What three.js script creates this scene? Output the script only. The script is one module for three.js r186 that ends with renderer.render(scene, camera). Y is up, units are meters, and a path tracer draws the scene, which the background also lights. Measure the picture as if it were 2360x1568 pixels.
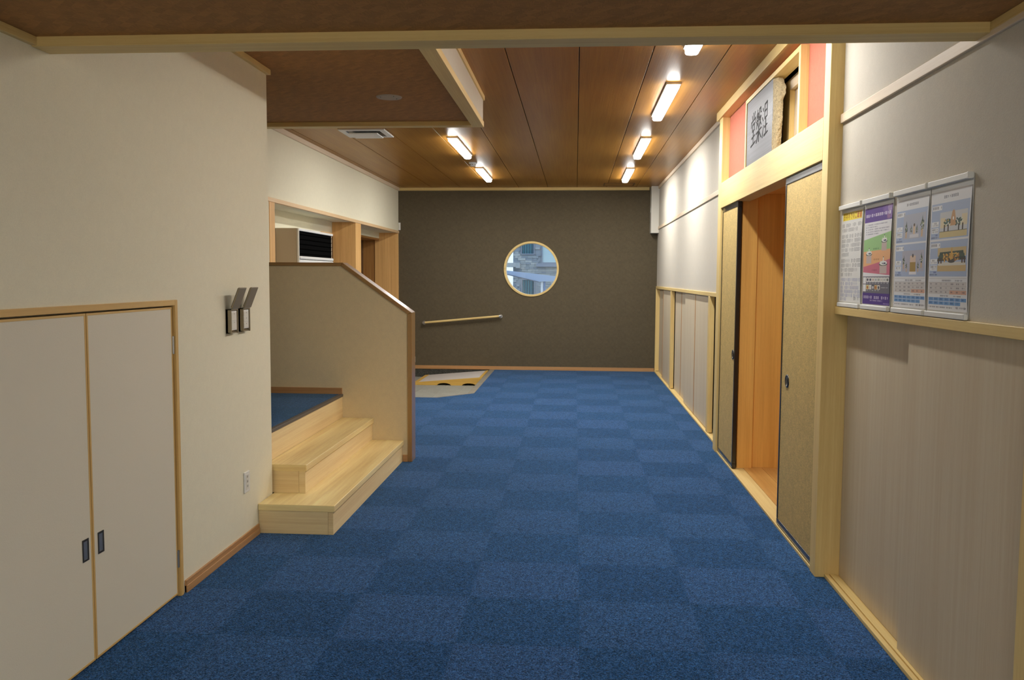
import * as THREE from 'three';
import { RoundedBoxGeometry } from 'three/addons/geometries/RoundedBoxGeometry.js';
import { mergeGeometries } from 'three/addons/utils/BufferGeometryUtils.js';
import { RectAreaLightUniformsLib } from 'three/addons/lights/RectAreaLightUniformsLib.js';

// ---------------------------------------------------------------- camera, sky, exposure
const scene = new THREE.Scene();
const camera = new THREE.PerspectiveCamera(43.17, 2360 / 1568, 0.05, 400);
camera.rotation.order = 'YXZ';
camera.rotation.set(-0.07339, 0.07335, 0.0055);
camera.position.set(0, 1.468, 0);
scene.background = new THREE.Color().setRGB(0.62, 0.8, 1.05);     // pale overcast daylight, seen only through the round window
const renderer = new THREE.WebGLRenderer({ antialias: true });
renderer.toneMapping = THREE.LinearToneMapping;
renderer.toneMappingExposure = 1.47;
renderer.shadowMap.enabled = true;
RectAreaLightUniformsLib.init();
const LAMP_COLOR = new THREE.Color().setRGB(1.0, 0.992, 0.955);
const LAMP_POWER = 50, LAMP_GLOW = 20;

// ---------------------------------------------------------------- helpers
let seed = 20240611;
const rnd = () => { seed = (seed + 0x6d2b79f5) | 0; let t = Math.imul(seed ^ (seed >>> 15), 1 | seed); t = (t + Math.imul(t ^ (t >>> 7), 61 | t)) ^ t; return ((t ^ (t >>> 14)) >>> 0) / 4294967296; };
const taken = new Map();
function numbered(name) {
  const n = taken.get(name); taken.set(name, (n ?? -1) + 1);
  return n === undefined ? name : name + '_' + String(n + 1).padStart(3, '0');
}
const AX = { x: 0, y: 1, z: 2 };
// uv in metres, u along the grain
function uvMetres(g, grain = 'x', jitter = true) {
  const p = g.attributes.position, n = g.attributes.normal, uv = new Float32Array(p.count * 2), G = AX[grain];
  const ou = jitter ? rnd() * 3 : 0, ov = jitter ? rnd() * 3 : 0;
  for (let i = 0; i < p.count; i++) {
    const P = [p.getX(i), p.getY(i), p.getZ(i)], N = [Math.abs(n.getX(i)), Math.abs(n.getY(i)), Math.abs(n.getZ(i))];
    const d = N[0] >= N[1] && N[0] >= N[2] ? 0 : N[1] >= N[2] ? 1 : 2;
    const a = d === G ? (d + 1) % 3 : G, b = 3 - d - a;
    uv[2 * i] = P[a] + ou; uv[2 * i + 1] = P[b] + ov;
  }
  g.setAttribute('uv', new THREE.BufferAttribute(uv, 2));
  return g;
}
// a box by its extents; c = size of the chamfer
function B(x0, x1, y0, y1, z0, z1, grain = 'x', c = 0.002) {
  const w = x1 - x0, h = y1 - y0, d = z1 - z0;
  if (w <= 0 || h <= 0 || d <= 0) throw new Error('box ' + [x0, x1, y0, y1, z0, z1]);
  const r = Math.min(c, w / 3, h / 3, d / 3);
  let g = c > 0 ? new RoundedBoxGeometry(w, h, d, 1, r) : new THREE.BoxGeometry(w, h, d);
  if (g.index) g = g.toNonIndexed();
  g.translate((x0 + x1) / 2, (y0 + y1) / 2, (z0 + z1) / 2);
  return uvMetres(g, grain);
}
const plain = (g, grain = 'x') => { if (g.index) g = g.toNonIndexed(); for (const k of Object.keys(g.attributes)) if (!['position', 'normal', 'uv'].includes(k)) g.deleteAttribute(k); return grain ? uvMetres(g, grain) : g; };
function cyl(p, q, r0, r1 = r0, seg = 20, grain = 'x') {
  const a = new THREE.Vector3(...p), b = new THREE.Vector3(...q), l = a.distanceTo(b);
  const g = new THREE.CylinderGeometry(r1, r0, l, seg);
  g.applyQuaternion(new THREE.Quaternion().setFromUnitVectors(new THREE.Vector3(0, 1, 0), b.clone().sub(a).normalize()));
  g.translate((a.x + b.x) / 2, (a.y + b.y) / 2, (a.z + b.z) / 2);
  return plain(g, grain);
}
// a polygon in (a, b) pushed along the third axis; plane 'xy' -> along z, 'xz' -> along y, 'zy' -> along x
function prism(points, lo, hi, plane = 'xy', grain = 'x', bevel = 0, holes = []) {
  const s = new THREE.Shape(points.map((p) => new THREE.Vector2(p[0], p[1])));
  for (const h of holes) s.holes.push(h);
  let g = new THREE.ExtrudeGeometry(s, { depth: hi - lo - 2 * bevel, bevelEnabled: bevel > 0, bevelSize: bevel, bevelThickness: bevel, bevelOffset: -bevel, bevelSegments: 1, curveSegments: 48 });
  g.translate(0, 0, lo + bevel);
  const p = g.attributes.position, n = g.attributes.normal;
  if (plane !== 'xy') {
    for (let i = 0; i < p.count; i++) for (const t of [p, n]) {
      const a = t.getX(i), b = t.getY(i), c = t.getZ(i);
      if (plane === 'xz') t.setXYZ(i, a, c, b); else t.setXYZ(i, c, b, a);
    }
    for (let i = 0; i < p.count; i += 3) for (const t of [p, n]) {   // the swap mirrored the triangles: turn them back
      const a = [t.getX(i), t.getY(i), t.getZ(i)];
      t.setXYZ(i, t.getX(i + 1), t.getY(i + 1), t.getZ(i + 1)); t.setXYZ(i + 1, ...a);
    }
  }
  return plain(g, grain);
}
function obj(name, geos, material, parent = scene) {
  const list = Array.isArray(geos) ? geos : [geos];
  const g = list.length > 1 ? mergeGeometries(list.map((q) => plain(q, null))) : list[0];
  const m = new THREE.Mesh(g, material);
  m.name = parent === scene ? numbered(name) : name;
  m.castShadow = m.receiveShadow = true;
  parent.add(m);
  return m;
}
function tag(o, label, category, group, kind) {
  Object.assign(o.userData, { label, category });
  if (group) o.userData.group = group;
  if (kind) o.userData.kind = kind;
  return o;
}
function thing(name, label, category, group, kind) {
  const o = new THREE.Group(); o.name = numbered(name); scene.add(o);
  return tag(o, label, category, group, kind);
}
const setting = (name, label, category) => thing(name, label, category, null, 'structure');

// ---------------------------------------------------------------- textures
function lattice(px, py, s) {
  const a = new Float32Array(px * py); let q = s | 0;
  for (let i = 0; i < a.length; i++) { q = (Math.imul(q, 1664525) + 1013904223) | 0; a[i] = ((q >>> 8) & 0xffff) / 65535; }
  return (x, y) => {
    const xf = Math.floor(x), yf = Math.floor(y), fx = x - xf, fy = y - yf;
    const x0 = ((xf % px) + px) % px, x1 = (x0 + 1) % px, y0 = ((yf % py) + py) % py, y1 = (y0 + 1) % py;
    const u = fx * fx * (3 - 2 * fx), v = fy * fy * (3 - 2 * fy);
    return (a[y0 * px + x0] * (1 - u) + a[y0 * px + x1] * u) * (1 - v) + (a[y1 * px + x0] * (1 - u) + a[y1 * px + x1] * u) * v;
  };
}
function tex(w, h, fn, repU, repV, srgb = true) {
  const d = new Uint8Array(w * h * 4);
  for (let y = 0; y < h; y++) for (let x = 0; x < w; x++) {
    const c = fn(x / w, y / h, x, y), o = (y * w + x) * 4;
    for (let k = 0; k < 3; k++) d[o + k] = Math.max(0, Math.min(255, Math.round(c[k])));
    d[o + 3] = 255;
  }
  const t = new THREE.DataTexture(d, w, h);
  t.wrapS = t.wrapT = THREE.RepeatWrapping; t.magFilter = THREE.LinearFilter; t.minFilter = THREE.LinearMipmapLinearFilter; t.generateMipmaps = true;
  if (srgb) t.colorSpace = THREE.SRGBColorSpace;
  t.repeat.set(repU, repV); t.needsUpdate = true;
  return t;
}
const grey = (v) => [v * 255, v * 255, v * 255];
// straight-grained wood: u runs along the grain (2 m a repeat), v across it (0.5 m a repeat)
function woodTex(rgb, contrast, s, fine = 1) {
  const a = lattice(4, 24 * fine, s), b = lattice(6, 96 * fine, s + 1), c = lattice(3, 6, s + 2), e = lattice(64, 250, s + 3);
  return tex(512, 512, (u, v) => {
    const wob = (c(u * 3, v * 6) - 0.5) * 0.01;
    const k = 1 + contrast * (0.55 * (a(u * 4, (v + wob) * 24 * fine) - 0.5) + 0.5 * (b(u * 6, (v + wob) * 96 * fine) - 0.5) + 0.5 * (c(u * 3 + 0.3, v * 6 + 0.7) - 0.5) + 0.25 * (e(u * 64, v * 250) - 0.5));
    return [rgb[0] * (k * 0.5 + 0.5), rgb[1] * (k * 0.8 + 0.2), rgb[2] * (k * 1.15 - 0.15)];
  }, 0.5, 2);
}
const grainBump = (() => { const a = lattice(8, 128, 91), b = lattice(8, 256, 92); return tex(512, 512, (u, v) => grey(0.5 * a(u * 8, v * 128) + 0.5 * b(u * 8, v * 256)), 0.5, 2, false); })();
function speckle(rgb, amount, s, rep, coarse = 16, ax = 1, ay = 1) {
  const a = lattice(Math.round(256 * ax), Math.round(256 * ay), s), b = lattice(coarse, coarse, s + 5), c = lattice(128, 128, s + 9);
  return tex(512, 512, (u, v) => {
    const k = 1 + amount * (0.9 * (a(u * Math.round(256 * ax), v * Math.round(256 * ay)) - 0.5) + 0.5 * (c(u * 128, v * 128) - 0.5) + 0.35 * (b(u * coarse, v * coarse) - 0.5));
    return rgb.map((q) => q * k);
  }, rep, rep);
}
const paperBump = (() => { const a = lattice(170, 170, 7), b = lattice(60, 256, 8); return tex(512, 512, (u, v) => grey(0.6 * a(u * 170, v * 170) + 0.4 * b(u * 60, v * 256)), 2.5, 2.5, false); })();

const M = {};
const std = (o) => new THREE.MeshStandardMaterial(o);
const phys = (o) => new THREE.MeshPhysicalMaterial(o);
M.hinoki = phys({ map: woodTex([227, 198, 131], 0.14, 11), roughness: 0.5, bumpMap: grainBump, bumpScale: 0.0002 });
M.hinokiPale = phys({ map: woodTex([232, 212, 184], 0.1, 14), roughness: 0.55 });
M.tread = phys({ map: woodTex([242, 216, 152], 0.24, 21, 0.5), roughness: 0.42, clearcoat: 0.25, clearcoatRoughness: 0.35 });
M.riser = phys({ map: woodTex([238, 212, 160], 0.14, 23), roughness: 0.5 });
M.column = phys({ map: woodTex([226, 178, 112], 0.2, 31, 1.5), roughness: 0.5 });
M.cap = phys({ map: woodTex([158, 116, 58], 0.3, 35), roughness: 0.3, clearcoat: 1, clearcoatRoughness: 0.2 });
M.base = phys({ map: woodTex([188, 142, 92], 0.22, 37), roughness: 0.45 });
M.alcove = phys({ map: woodTex([250, 192, 100], 0.14, 41), roughness: 0.45 });
M.alcoveFloor = phys({ map: woodTex([206, 156, 86], 0.24, 47, 0.5), roughness: 0.4 });
M.lintel = phys({ map: woodTex([224, 190, 144], 0.14, 49), roughness: 0.5 });
M.entry = phys({ map: woodTex([168, 120, 62], 0.24, 45), roughness: 0.5 });
M.darkwood = phys({ map: woodTex([96, 66, 40], 0.3, 43), roughness: 0.5 });
M.board = phys({ map: woodTex([166, 117, 50], 0.22, 51, 2), roughness: 0.33, specularIntensity: 0.22, bumpMap: grainBump, bumpScale: 0.0003 });
M.cabinet = phys({ map: woodTex([208, 192, 164], 0.08, 61, 1.5), roughness: 0.55 });
M.paper = std({ map: speckle([234, 228, 203], 0.03, 71, 2.2), roughness: 0.95, bumpMap: paperBump, bumpScale: 0.0002 });
M.paperWarm = std({ map: speckle([226, 208, 168], 0.05, 72, 2.2), roughness: 0.95, bumpMap: paperBump, bumpScale: 0.0004 });
M.paperWhite = std({ map: speckle([205, 198, 184], 0.04, 73, 2.2), roughness: 0.85, bumpMap: paperBump, bumpScale: 0.0003 });
M.paperDark = std({ map: speckle([92, 82, 62], 0.22, 75, 2.0), roughness: 0.9, bumpMap: paperBump, bumpScale: 0.0005 });
M.closet = std({ color: 0xe0d9c6, roughness: 0.7, bumpMap: paperBump, bumpScale: 0.0002 });
M.closetEdge = phys({ map: woodTex([214, 176, 108], 0.12, 81), roughness: 0.5 });
M.white = std({ color: 0xe6e6e2, roughness: 0.45 });
M.offwhite = std({ color: 0xdedbd0, roughness: 0.5 });
M.black = std({ color: 0x0c0c0d, roughness: 0.35 });
M.grille = phys({ color: 0x040404, roughness: 0.9, specularIntensity: 0.08 });
M.lacquer = phys({ color: 0x14110f, roughness: 0.28, clearcoat: 0.6, clearcoatRoughness: 0.15 });
M.steel = std({ color: 0xb9b9b7, metalness: 0.9, roughness: 0.35 });
M.pewter = std({ color: 0xb4b0a8, metalness: 0.4, roughness: 0.3 });
M.darksteel = std({ color: 0x4c4a48, metalness: 0.7, roughness: 0.45 });
M.bronze = std({ color: 0x9c9078, metalness: 0.55, roughness: 0.45 });
M.gold = std({ map: speckle([202, 173, 106], 0.18, 85, 1.6, 24, 1, 0.25), roughness: 0.55 });
M.pink = std({ map: speckle([186, 106, 84], 0.12, 87, 3.0), roughness: 0.9 });
M.nosing = std({ color: 0x6f6963, roughness: 0.5, metalness: 0.3 });
M.groove = std({ color: 0x2c1d10, roughness: 0.9 });
M.core = std({ color: 0x8d867a, roughness: 0.9 });

// woven-strip ceiling paper: short diagonal strips of slightly different brown, each with its own grain
M.woven = (() => {
  const N = 512, a = lattice(64, 64, 301), b = lattice(256, 256, 302);
  const t = tex(N, N, (u, v, x, y) => {
    const p = Math.floor((u * 8 + v * 8) % 8), q = Math.floor(((u * 16 - v * 16) % 16 + 16) % 16);
    const id = a(p * 7 + 0.01, q * 5 + p * 3 + 0.01), turn = (p + q) & 1;
    const g = turn ? b((u * 40) % 256, v * 256) : b(u * 256, (v * 40) % 256);
    const k = 0.94 + 0.1 * (id - 0.5) + 0.12 * (g - 0.5);
    return [176 * k, 124 * k, 64 * k];
  }, 1.6, 1.6);
  return std({ map: t, roughness: 0.8 });
})();
// loop-pile carpet tiles, two lays of the same blue yarn
function carpetTex(rgb, s) {
  const a = lattice(190, 190, s), b = lattice(96, 96, s + 1), c = lattice(20, 20, s + 2), d = lattice(128, 128, s + 3);
  return tex(512, 512, (u, v) => {
    const n = 0.9 * (a(u * 190, v * 190) - 0.5) + 0.7 * (b(u * 96, v * 96) - 0.5) + 0.15 * (c(u * 20, v * 20) - 0.5), h = d(u * 128, v * 128) - 0.5;
    const k = 1 + 0.8 * n;
    return [rgb[0] * (k + 0.35 * h), rgb[1] * k, rgb[2] * (k - 0.05 * h)];
  }, 1, 1);
}
const carpetBump = (() => { const a = lattice(200, 200, 411), b = lattice(256, 256, 412); return tex(512, 512, (u, v) => grey(0.6 * a(u * 200, v * 200) + 0.4 * b(u * 256, v * 256)), 1, 1, false); })();
M.carpet = [[51, 83, 128], [41, 76, 119], [49, 82, 126], [40, 74, 117]].map((c, i) => phys({ map: carpetTex(c, 420 + i * 10), roughness: 1, specularIntensity: 0.08, sheen: 1, sheenRoughness: 0.4, sheenColor: new THREE.Color().setRGB(0.55, 0.82, 1.0), bumpMap: carpetBump, bumpScale: 0.002 }));
M.stone = std({ map: speckle([150, 150, 140], 0.16, 91, 1.2, 8), roughness: 0.7 });
M.kerb = std({ map: speckle([132, 126, 112], 0.16, 93, 1.6, 8), roughness: 0.75 });
M.grout = std({ color: 0xb9b7aa, roughness: 0.9 });
M.gravel = std({ map: speckle([66, 66, 60], 0.9, 95, 2.5, 32, 0.4, 0.4), roughness: 0.9 });

// ---------------------------------------------------------------- large dimensions (metres)
const XL = -1.79, XLF = -2.8, XR = 1.255, ZB = -13.5, ZW = -4.93, ZP = -6.66, CE = 2.855, LOW = 2.245, SOF = 2.65, ZBEAM = -2.76, ZEND = 3.6;

// ---------------------------------------------------------------- floor of carpet tiles
{
  const f = setting('floor', 'blue carpet tile floor of the corridor', 'floor');
  const X0 = 0.031, Z0 = -5.83, S = 0.5;
  // the pit of the entrance, a convex outline (x, z) that the tiles are cut along
  const pit = [[-2.9, -10.27], [-1.66, -10.27], [-1.262, -10.7], [-1.262, -13.6], [-2.9, -13.6]];
  const clip = (poly, p, q, keepLeft) => {
    const out = [], side = (r) => ((q[0] - p[0]) * (r[1] - p[1]) - (q[1] - p[1]) * (r[0] - p[0])) * (keepLeft ? 1 : -1);
    for (let i = 0; i < poly.length; i++) {
      const a = poly[i], b = poly[(i + 1) % poly.length], sa = side(a), sb = side(b);
      if (sa >= 0) out.push(a);
      if ((sa > 0 && sb < 0) || (sa < 0 && sb > 0)) { const t = sa / (sa - sb); out.push([a[0] + t * (b[0] - a[0]), a[1] + t * (b[1] - a[1])]); }
    }
    return out;
  };
  const area = (p) => Math.abs(p.reduce((s, a, i) => { const b = p[(i + 1) % p.length]; return s + a[0] * b[1] - b[0] * a[1]; }, 0) / 2);
  const gap = 0.0002, xMin = XLF, xMax = 1.2355;
  for (let i = -7; i < 4; i++) for (let j = -16; j < 13; j++) {
    let x0 = X0 + i * S + gap, x1 = X0 + (i + 1) * S - gap, z0 = Z0 + j * S + gap, z1 = Z0 + (j + 1) * S - gap;
    const uvx = X0 + i * S, uvz = Z0 + j * S;
    z0 = Math.max(z0, ZB); z1 = Math.min(z1, 0.67); x1 = Math.min(x1, xMax);
    x0 = Math.max(x0, z1 > -4.7 ? XL - 0.03 : z1 > -6.4 ? -1.5 : xMin);
    if (x1 - x0 < 0.01 || z1 - z0 < 0.01) continue;
    let pieces = [[[x0, z0], [x1, z0], [x1, z1], [x0, z1]]], kept = [];
    if (z0 < -10.2 && x0 < -1.26) {
      let rest = pieces[0];
      for (let k = 0; k < pit.length && rest.length > 2; k++) {
        const p = pit[k], q = pit[(k + 1) % pit.length];
        const outp = clip(rest, p, q, true); if (outp.length > 2 && area(outp) > 1e-4) kept.push(outp);
        rest = clip(rest, p, q, false);
      }
      pieces = kept;
    }
    if (!pieces.length) continue;
    const turn = (i + j) & 1, geos = [];
    for (const poly of pieces) {
      const pts = area(poly) && poly.reduce((s, a, k) => { const b = poly[(k + 1) % poly.length]; return s + a[0] * b[1] - b[0] * a[1]; }, 0) < 0 ? poly.slice().reverse() : poly;
      const g = prism(pts, -0.008, 0, 'xz', null);
      const P = g.attributes.position, uv = new Float32Array(P.count * 2);
      for (let k = 0; k < P.count; k++) { const a = (P.getX(k) - uvx) / S, b = (P.getZ(k) - uvz) / S; uv[2 * k] = turn ? b : a; uv[2 * k + 1] = turn ? a : b; }
      g.setAttribute('uv', new THREE.BufferAttribute(uv, 2));
      geos.push(g);
    }
    obj('carpet_tile', geos, M.carpet[turn + 2 * (Math.floor(rnd() * 2))], f);
  }
  // the screed under the tiles leaves the pit open
  obj('underlay', [B(-4.4, 2.7, -0.3, -0.0085, -10.26, ZEND + 0.2, 'x', 0), B(-1.25, 2.7, -0.3, -0.0085, -14, -10.26, 'x', 0), B(-4.4, -1.25, -0.4, -0.16, -14, -10.26, 'x', 0),
    prism([[-1.25, -10.26], [-1.25, -10.7], [-1.262, -10.7], [-1.66, -10.27], [-1.66, -10.26]], -0.3, -0.0085, 'xz')], M.core, f);
  obj('carpet_strip', B(XL - 0.03, 1.2355, -0.008, 0, 0.671, ZEND, 'x', 0), M.carpet[0], f);
}
// ---------------------------------------------------------------- walls
{
  let w = setting('wall_left', 'cream papered wall beside the closet doors', 'wall');
  obj('plaster', [B(XL - 0.05, XL, 1.357, 3, -3.747, ZEND, 'x', 0), B(XL - 0.05, XL, 0, 3, ZW, -3.747, 'x', 0), B(XL - 0.05, XL, 0, 1.357, -2.31, ZEND, 'x', 0)], M.paper, w);
  obj('wall_core', [B(XL - 0.2, XL - 0.051, -0.05, 3, ZW, ZEND, 'x', 0), B(-4.3, XL - 0.05, 0, 3, ZW, ZW + 0.12, 'x', 0)], M.paper, w);
  w = setting('wall_landing', 'cream wall closing the stair landing', 'wall');
  obj('plaster', [B(-4.45, -4.3, -0.05, 3, ZP - 0.13, ZW + 0.12, 'x', 0)], M.paper, w);

  w = setting('wall_back', 'dark olive brown papered end wall with the round window', 'wall');
  const hole = new THREE.Path(); hole.absarc(-0.695, 1.591, 0.418, 0, Math.PI * 2, true);
  obj('plaster', prism([[-3.6, -0.3], [1.6, -0.3], [1.6, 3], [-3.6, 3]], ZB - 0.16, ZB, 'xy', 'x', 0, [hole]), M.paperDark, w);

  w = setting('wall_right', 'pale papered wall above the far wooden cabinet doors', 'wall');
  obj('plaster', [B(XR, XR + 0.03, 1.3, 3, ZB, -7.4, 'x', 0)], M.paperWhite, w);
  obj('wall_core', B(XR + 0.08, XR + 0.25, -0.05, 3, ZB, -7.4, 'x', 0), M.core, w);
  obj('wall_fill', B(XR + 0.03, XR + 0.08, 1.3, 3, ZB, -7.4, 'x', 0), M.core, w);
  w = setting('wall_right', 'pale papered wall behind the row of posters', 'wall');
  obj('plaster', B(XR, XR + 0.03, 1.3, 3, -4.26, ZEND, 'x', 0), M.paperWhite, w);
  obj('plaster', B(XR, XR + 0.03, -0.05, 1.3, -2.38, ZEND, 'x', 0), M.paperWhite, w);
  obj('wall_core', [B(XR + 0.08, XR + 0.25, -0.05, 3, -4.26, ZEND, 'x', 0), B(XR + 0.03, XR + 0.08, 1.3, 3, -4.26, ZEND, 'x', 0)], M.core, w);
  w = setting('wall_rear', 'cream wall behind the viewer', 'wall');
  obj('plaster', B(-2.0, 1.6, -0.05, 3, ZEND, ZEND + 0.15, 'x', 0), M.paper, w);

  // partition beside the stair, with its sloping cap
  w = setting('wall_partition', 'cream partition wall beside the steps with a sloping wooden cap', 'wall');
  const y1 = 1.545;
  obj('plaster', prism([[XLF - 0.02, 0], [-1.305, 0], [-1.305, 1.165], [-1.838, y1], [XLF - 0.02, y1]], ZP - 0.13, ZP, 'xy'), M.paperWarm, w);
  obj('plaster', B(-4.3, XLF - 0.02, 0, 3, ZP - 0.13, ZP, 'x', 0), M.paper, w);
  const t = 0.03, c = 0.0025, zf = ZP + 0.01, zb = ZP - 0.14;
  obj('cap_rail', prism([[XLF - 0.02, 1.545], [-1.8385, 1.545], [-1.8262, 1.572], [XLF - 0.02, 1.572]], zb, zf, 'xy', 'x', c), M.cap, w);
  obj('cap_slope', prism([[-1.838, 1.545], [-1.312, 1.172], [-1.278, 1.184], [-1.826, 1.572]], zb, zf, 'xy', 'x', c), M.cap, w);
  obj('end_post', prism([[-1.312, 0], [-1.278, 0], [-1.278, 1.183], [-1.312, 1.171]], zb, zf, 'xy', 'y', c), M.cap, w);
  obj('baseboard', [B(-2.79, -1.838, 0.53, 0.582, ZP, ZP + 0.012, 'x', 0.002), B(-1.352, -1.312, 0, 0.055, ZP, ZP + 0.012, 'x', 0.002)], M.base, w);
}
// far left wall: a header over two bays, a column between them
{
  const w = setting('wall_left', 'cream upper wall over the two bays at the far left', 'wall');
  obj('plaster', [B(XLF - 0.3, XLF, 2.175, 3, ZB, ZP - 0.13, 'x', 0)], M.paper, w);
  obj('bay_back', [B(-3.25, -3.1, 0, 3, -11.09, ZP - 0.13, 'x', 0), B(-3.25, -3.1, 2.06, 3, ZB, -11.09, 'x', 0)], M.paper, w);
  obj('bay_side', B(-3.1, XLF, 0, 2.175, -7.73, ZP - 0.13, 'x', 0), M.paper, w);
  obj('bay_soffit', B(-3.1, XLF - 0.021, 2.15, 2.175, ZB, -7.73, 'x', 0), M.paper, w);
  obj('lintel', B(XLF - 0.02, XLF + 0.012, 2.143, 2.182, ZB, -7.5, 'z', 0.003), M.lintel, w);
  obj('jamb', B(-3.1, XLF + 0.006, 0, 2.15, -7.87, -7.73, 'y', 0.003), M.column, w);
  obj('column', B(-3.1, XLF + 0.006, 0, 2.15, -11.09, -10.82, 'y', 0.003), M.column, w);
  obj('end_jamb', B(-3.17, XLF + 0.002, -0.13, 2.15, ZB, ZB + 0.045, 'y', 0.003), M.column, w);
  // a door frame on the back of the first bay, mostly behind the air conditioner
  const d = setting('door_9', 'wooden door frame in the first bay behind the air conditioner', 'door');
  obj('frame', [B(-3.1, -3.075, 1.975, 2.005, -10.82, -10.3, 'z', 0.002), B(-3.1, -3.075, 0, 1.975, -10.33, -10.3, 'y', 0.002)], M.column, d);
  obj('leaf', B(-3.1, -3.09, 0, 1.975, -10.819, -10.331, 'y', 0.001), M.darkwood, d);
  const e = setting('door_10', 'dark wooden entrance door in the second bay', 'door');
  obj('frame', [B(-3.36, -3.1, 2.03, 2.062, ZB + 0.046, -11.09, 'z', 0.002), B(-3.36, -3.172, -0.13, 2.03, ZB + 0.002, ZB + 0.03, 'y', 0.002), B(-3.36, -3.1, -0.13, 2.03, -11.13, -11.09, 'y', 0.002)], M.entry, e);
  obj('leaf', B(-3.4, -3.36, -0.13, 2.06, ZB, -11.09, 'y', 0.001), M.darkwood, e);
  for (const z of [-13.0, -12.5, -12.0, -11.5]) obj('muntin', B(-3.3595, -3.345, -0.13, 2.03, z - 0.02, z + 0.02, 'y', 0.002), M.darkwood, e);
}
// ---------------------------------------------------------------- ceilings
{
  const c = setting('ceiling', 'brown wood board ceiling with dark grooves', 'ceiling');
  const p = 0.4525, x0 = 0.007;
  for (let i = -7; i < 3; i++) {
    const a = Math.max(x0 + i * p + 0.003, XLF), b = Math.min(x0 + (i + 1) * p - 0.003, XR + 0.02);
    if (b - a > 0.02) obj('ceiling_board', B(a, b, CE, CE + 0.012, ZB, ZBEAM - 0.1, 'z', 0.0015), M.board, c);
  }
  obj('ceiling_backing', B(-4.45, 2.7, CE + 0.0121, CE + 0.02, ZB - 0.1, ZEND + 0.1, 'x', 0), M.groove, c);
  obj('roof_slab', B(-4.5, 2.8, 2.95, 3.1, ZB - 0.16, ZEND + 0.2, 'x', 0), M.core, c);

  const low = setting('ceiling', 'low woven brown ceiling over the near end of the corridor', 'ceiling');
  obj('ceiling_panel', B(XL - 0.05, XR + 0.03, LOW, LOW + 0.02, ZBEAM, ZEND, 'x', 0), M.woven, low);
  const s = setting('ceiling', 'lowered woven brown ceiling over the steps', 'ceiling');
  obj('ceiling_panel', [B(-4.3, -0.8, SOF, SOF + 0.02, -6.61, -2.861, 'x', 0)], M.woven, s);
  obj('fascia', [B(-0.735, -0.725, 2.66, CE, -6.69, -2.861, 'z', 0), B(-2.8, -0.725, 2.66, CE, -6.69, -6.68, 'x', 0)], M.paperWhite, s);
  obj('edge_board', [B(-0.807, -0.718, 2.617, 2.66, -6.7, -2.861, 'z', 0.003)], M.hinoki, s);
  obj('edge_board', B(-4.3, -0.807, 2.617, 2.66, -6.7, -6.61, 'x', 0.003), M.hinoki, s);
  obj('top_trim', [B(-0.73, -0.713, 2.82, CE, -6.706, -2.861, 'z', 0.002)], M.hinoki, s);
  obj('top_trim', B(-2.8, -0.713, 2.82, CE, -6.706, -6.69, 'x', 0.002), M.hinoki, s);

  let t = setting('trim_1', 'wooden beam edging the low ceiling across the corridor', 'beam');
  obj('beam', B(XL, XR, 2.213, 2.275, ZBEAM - 0.1, ZBEAM, 'x', 0.003), M.hinoki, t);
  obj('beam_fascia', B(XL - 0.05, XR + 0.03, 2.276, 2.95, ZBEAM - 0.092, ZBEAM - 0.08, 'x', 0), M.paperWhite, t);
  t = setting('trim_2', 'thin wooden cornice along the low ceiling on the left wall', 'trim');
  obj('strip', B(XL, XL + 0.02, 2.217, LOW, ZBEAM, ZEND, 'z', 0.002), M.hinoki, t);
  t = setting('trim_3', 'thin wooden cornice along the low ceiling on the right wall', 'trim');
  obj('strip', B(XR - 0.015, XR, 2.217, LOW, ZBEAM, ZEND, 'z', 0.002), M.hinoki, t);
  t = setting('trim_4', 'thin wooden cornice under the lowered ceiling on the left wall', 'trim');
  obj('strip', [B(XL - 0.0, XL + 0.025, 2.62, SOF, ZW - 0.008, -2.861, 'z', 0.002)], M.hinoki, t);
  t = setting('trim_5', 'pale wooden cornice along the top of the far left wall', 'trim');
  obj('strip', B(XLF, XLF + 0.025, 2.808, CE, ZB, ZP - 0.2, 'z', 0.002), M.hinokiPale, t);
  t = setting('trim_6', 'pale wooden cornice along the top of the dark end wall', 'trim');
  obj('strip', B(XLF + 0.025, 1.12, 2.81, CE, ZB, ZB + 0.02, 'x', 0.002), M.hinoki, t);
  t = setting('trim_7', 'pale wooden cornice along the top of the far right wall', 'trim');
  obj('strip', B(XR - 0.02, XR, 2.812, CE, ZB, -7.45, 'z', 0.002), M.hinokiPale, t);
}
// baseboards
{
  let b = setting('baseboard_left', 'brown moulded baseboard between the closet and the steps', 'baseboard');
  obj('board', [B(XL, XL + 0.01, 0, 0.058, -4.69, -3.765, 'z', 0.002), B(XL, XL + 0.014, 0, 0.034, -4.69, -3.765, 'z', 0.002)], M.base, b);
  b = setting('baseboard_back', 'brown moulded baseboard along the dark end wall', 'baseboard');
  obj('board', [B(XLF, 1.235, 0, 0.055, ZB, ZB + 0.01, 'x', 0.002), B(XLF, 1.235, 0, 0.03, ZB, ZB + 0.015, 'x', 0.002)], M.base, b);
}
{ const b = setting('baseboard_right', 'pale wooden baseboard on the right wall behind the viewer', 'baseboard'); obj('board', B(1.24, XR, 0, 0.055, -2.38, ZEND, 'z', 0.002), M.hinoki, b); }
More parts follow.
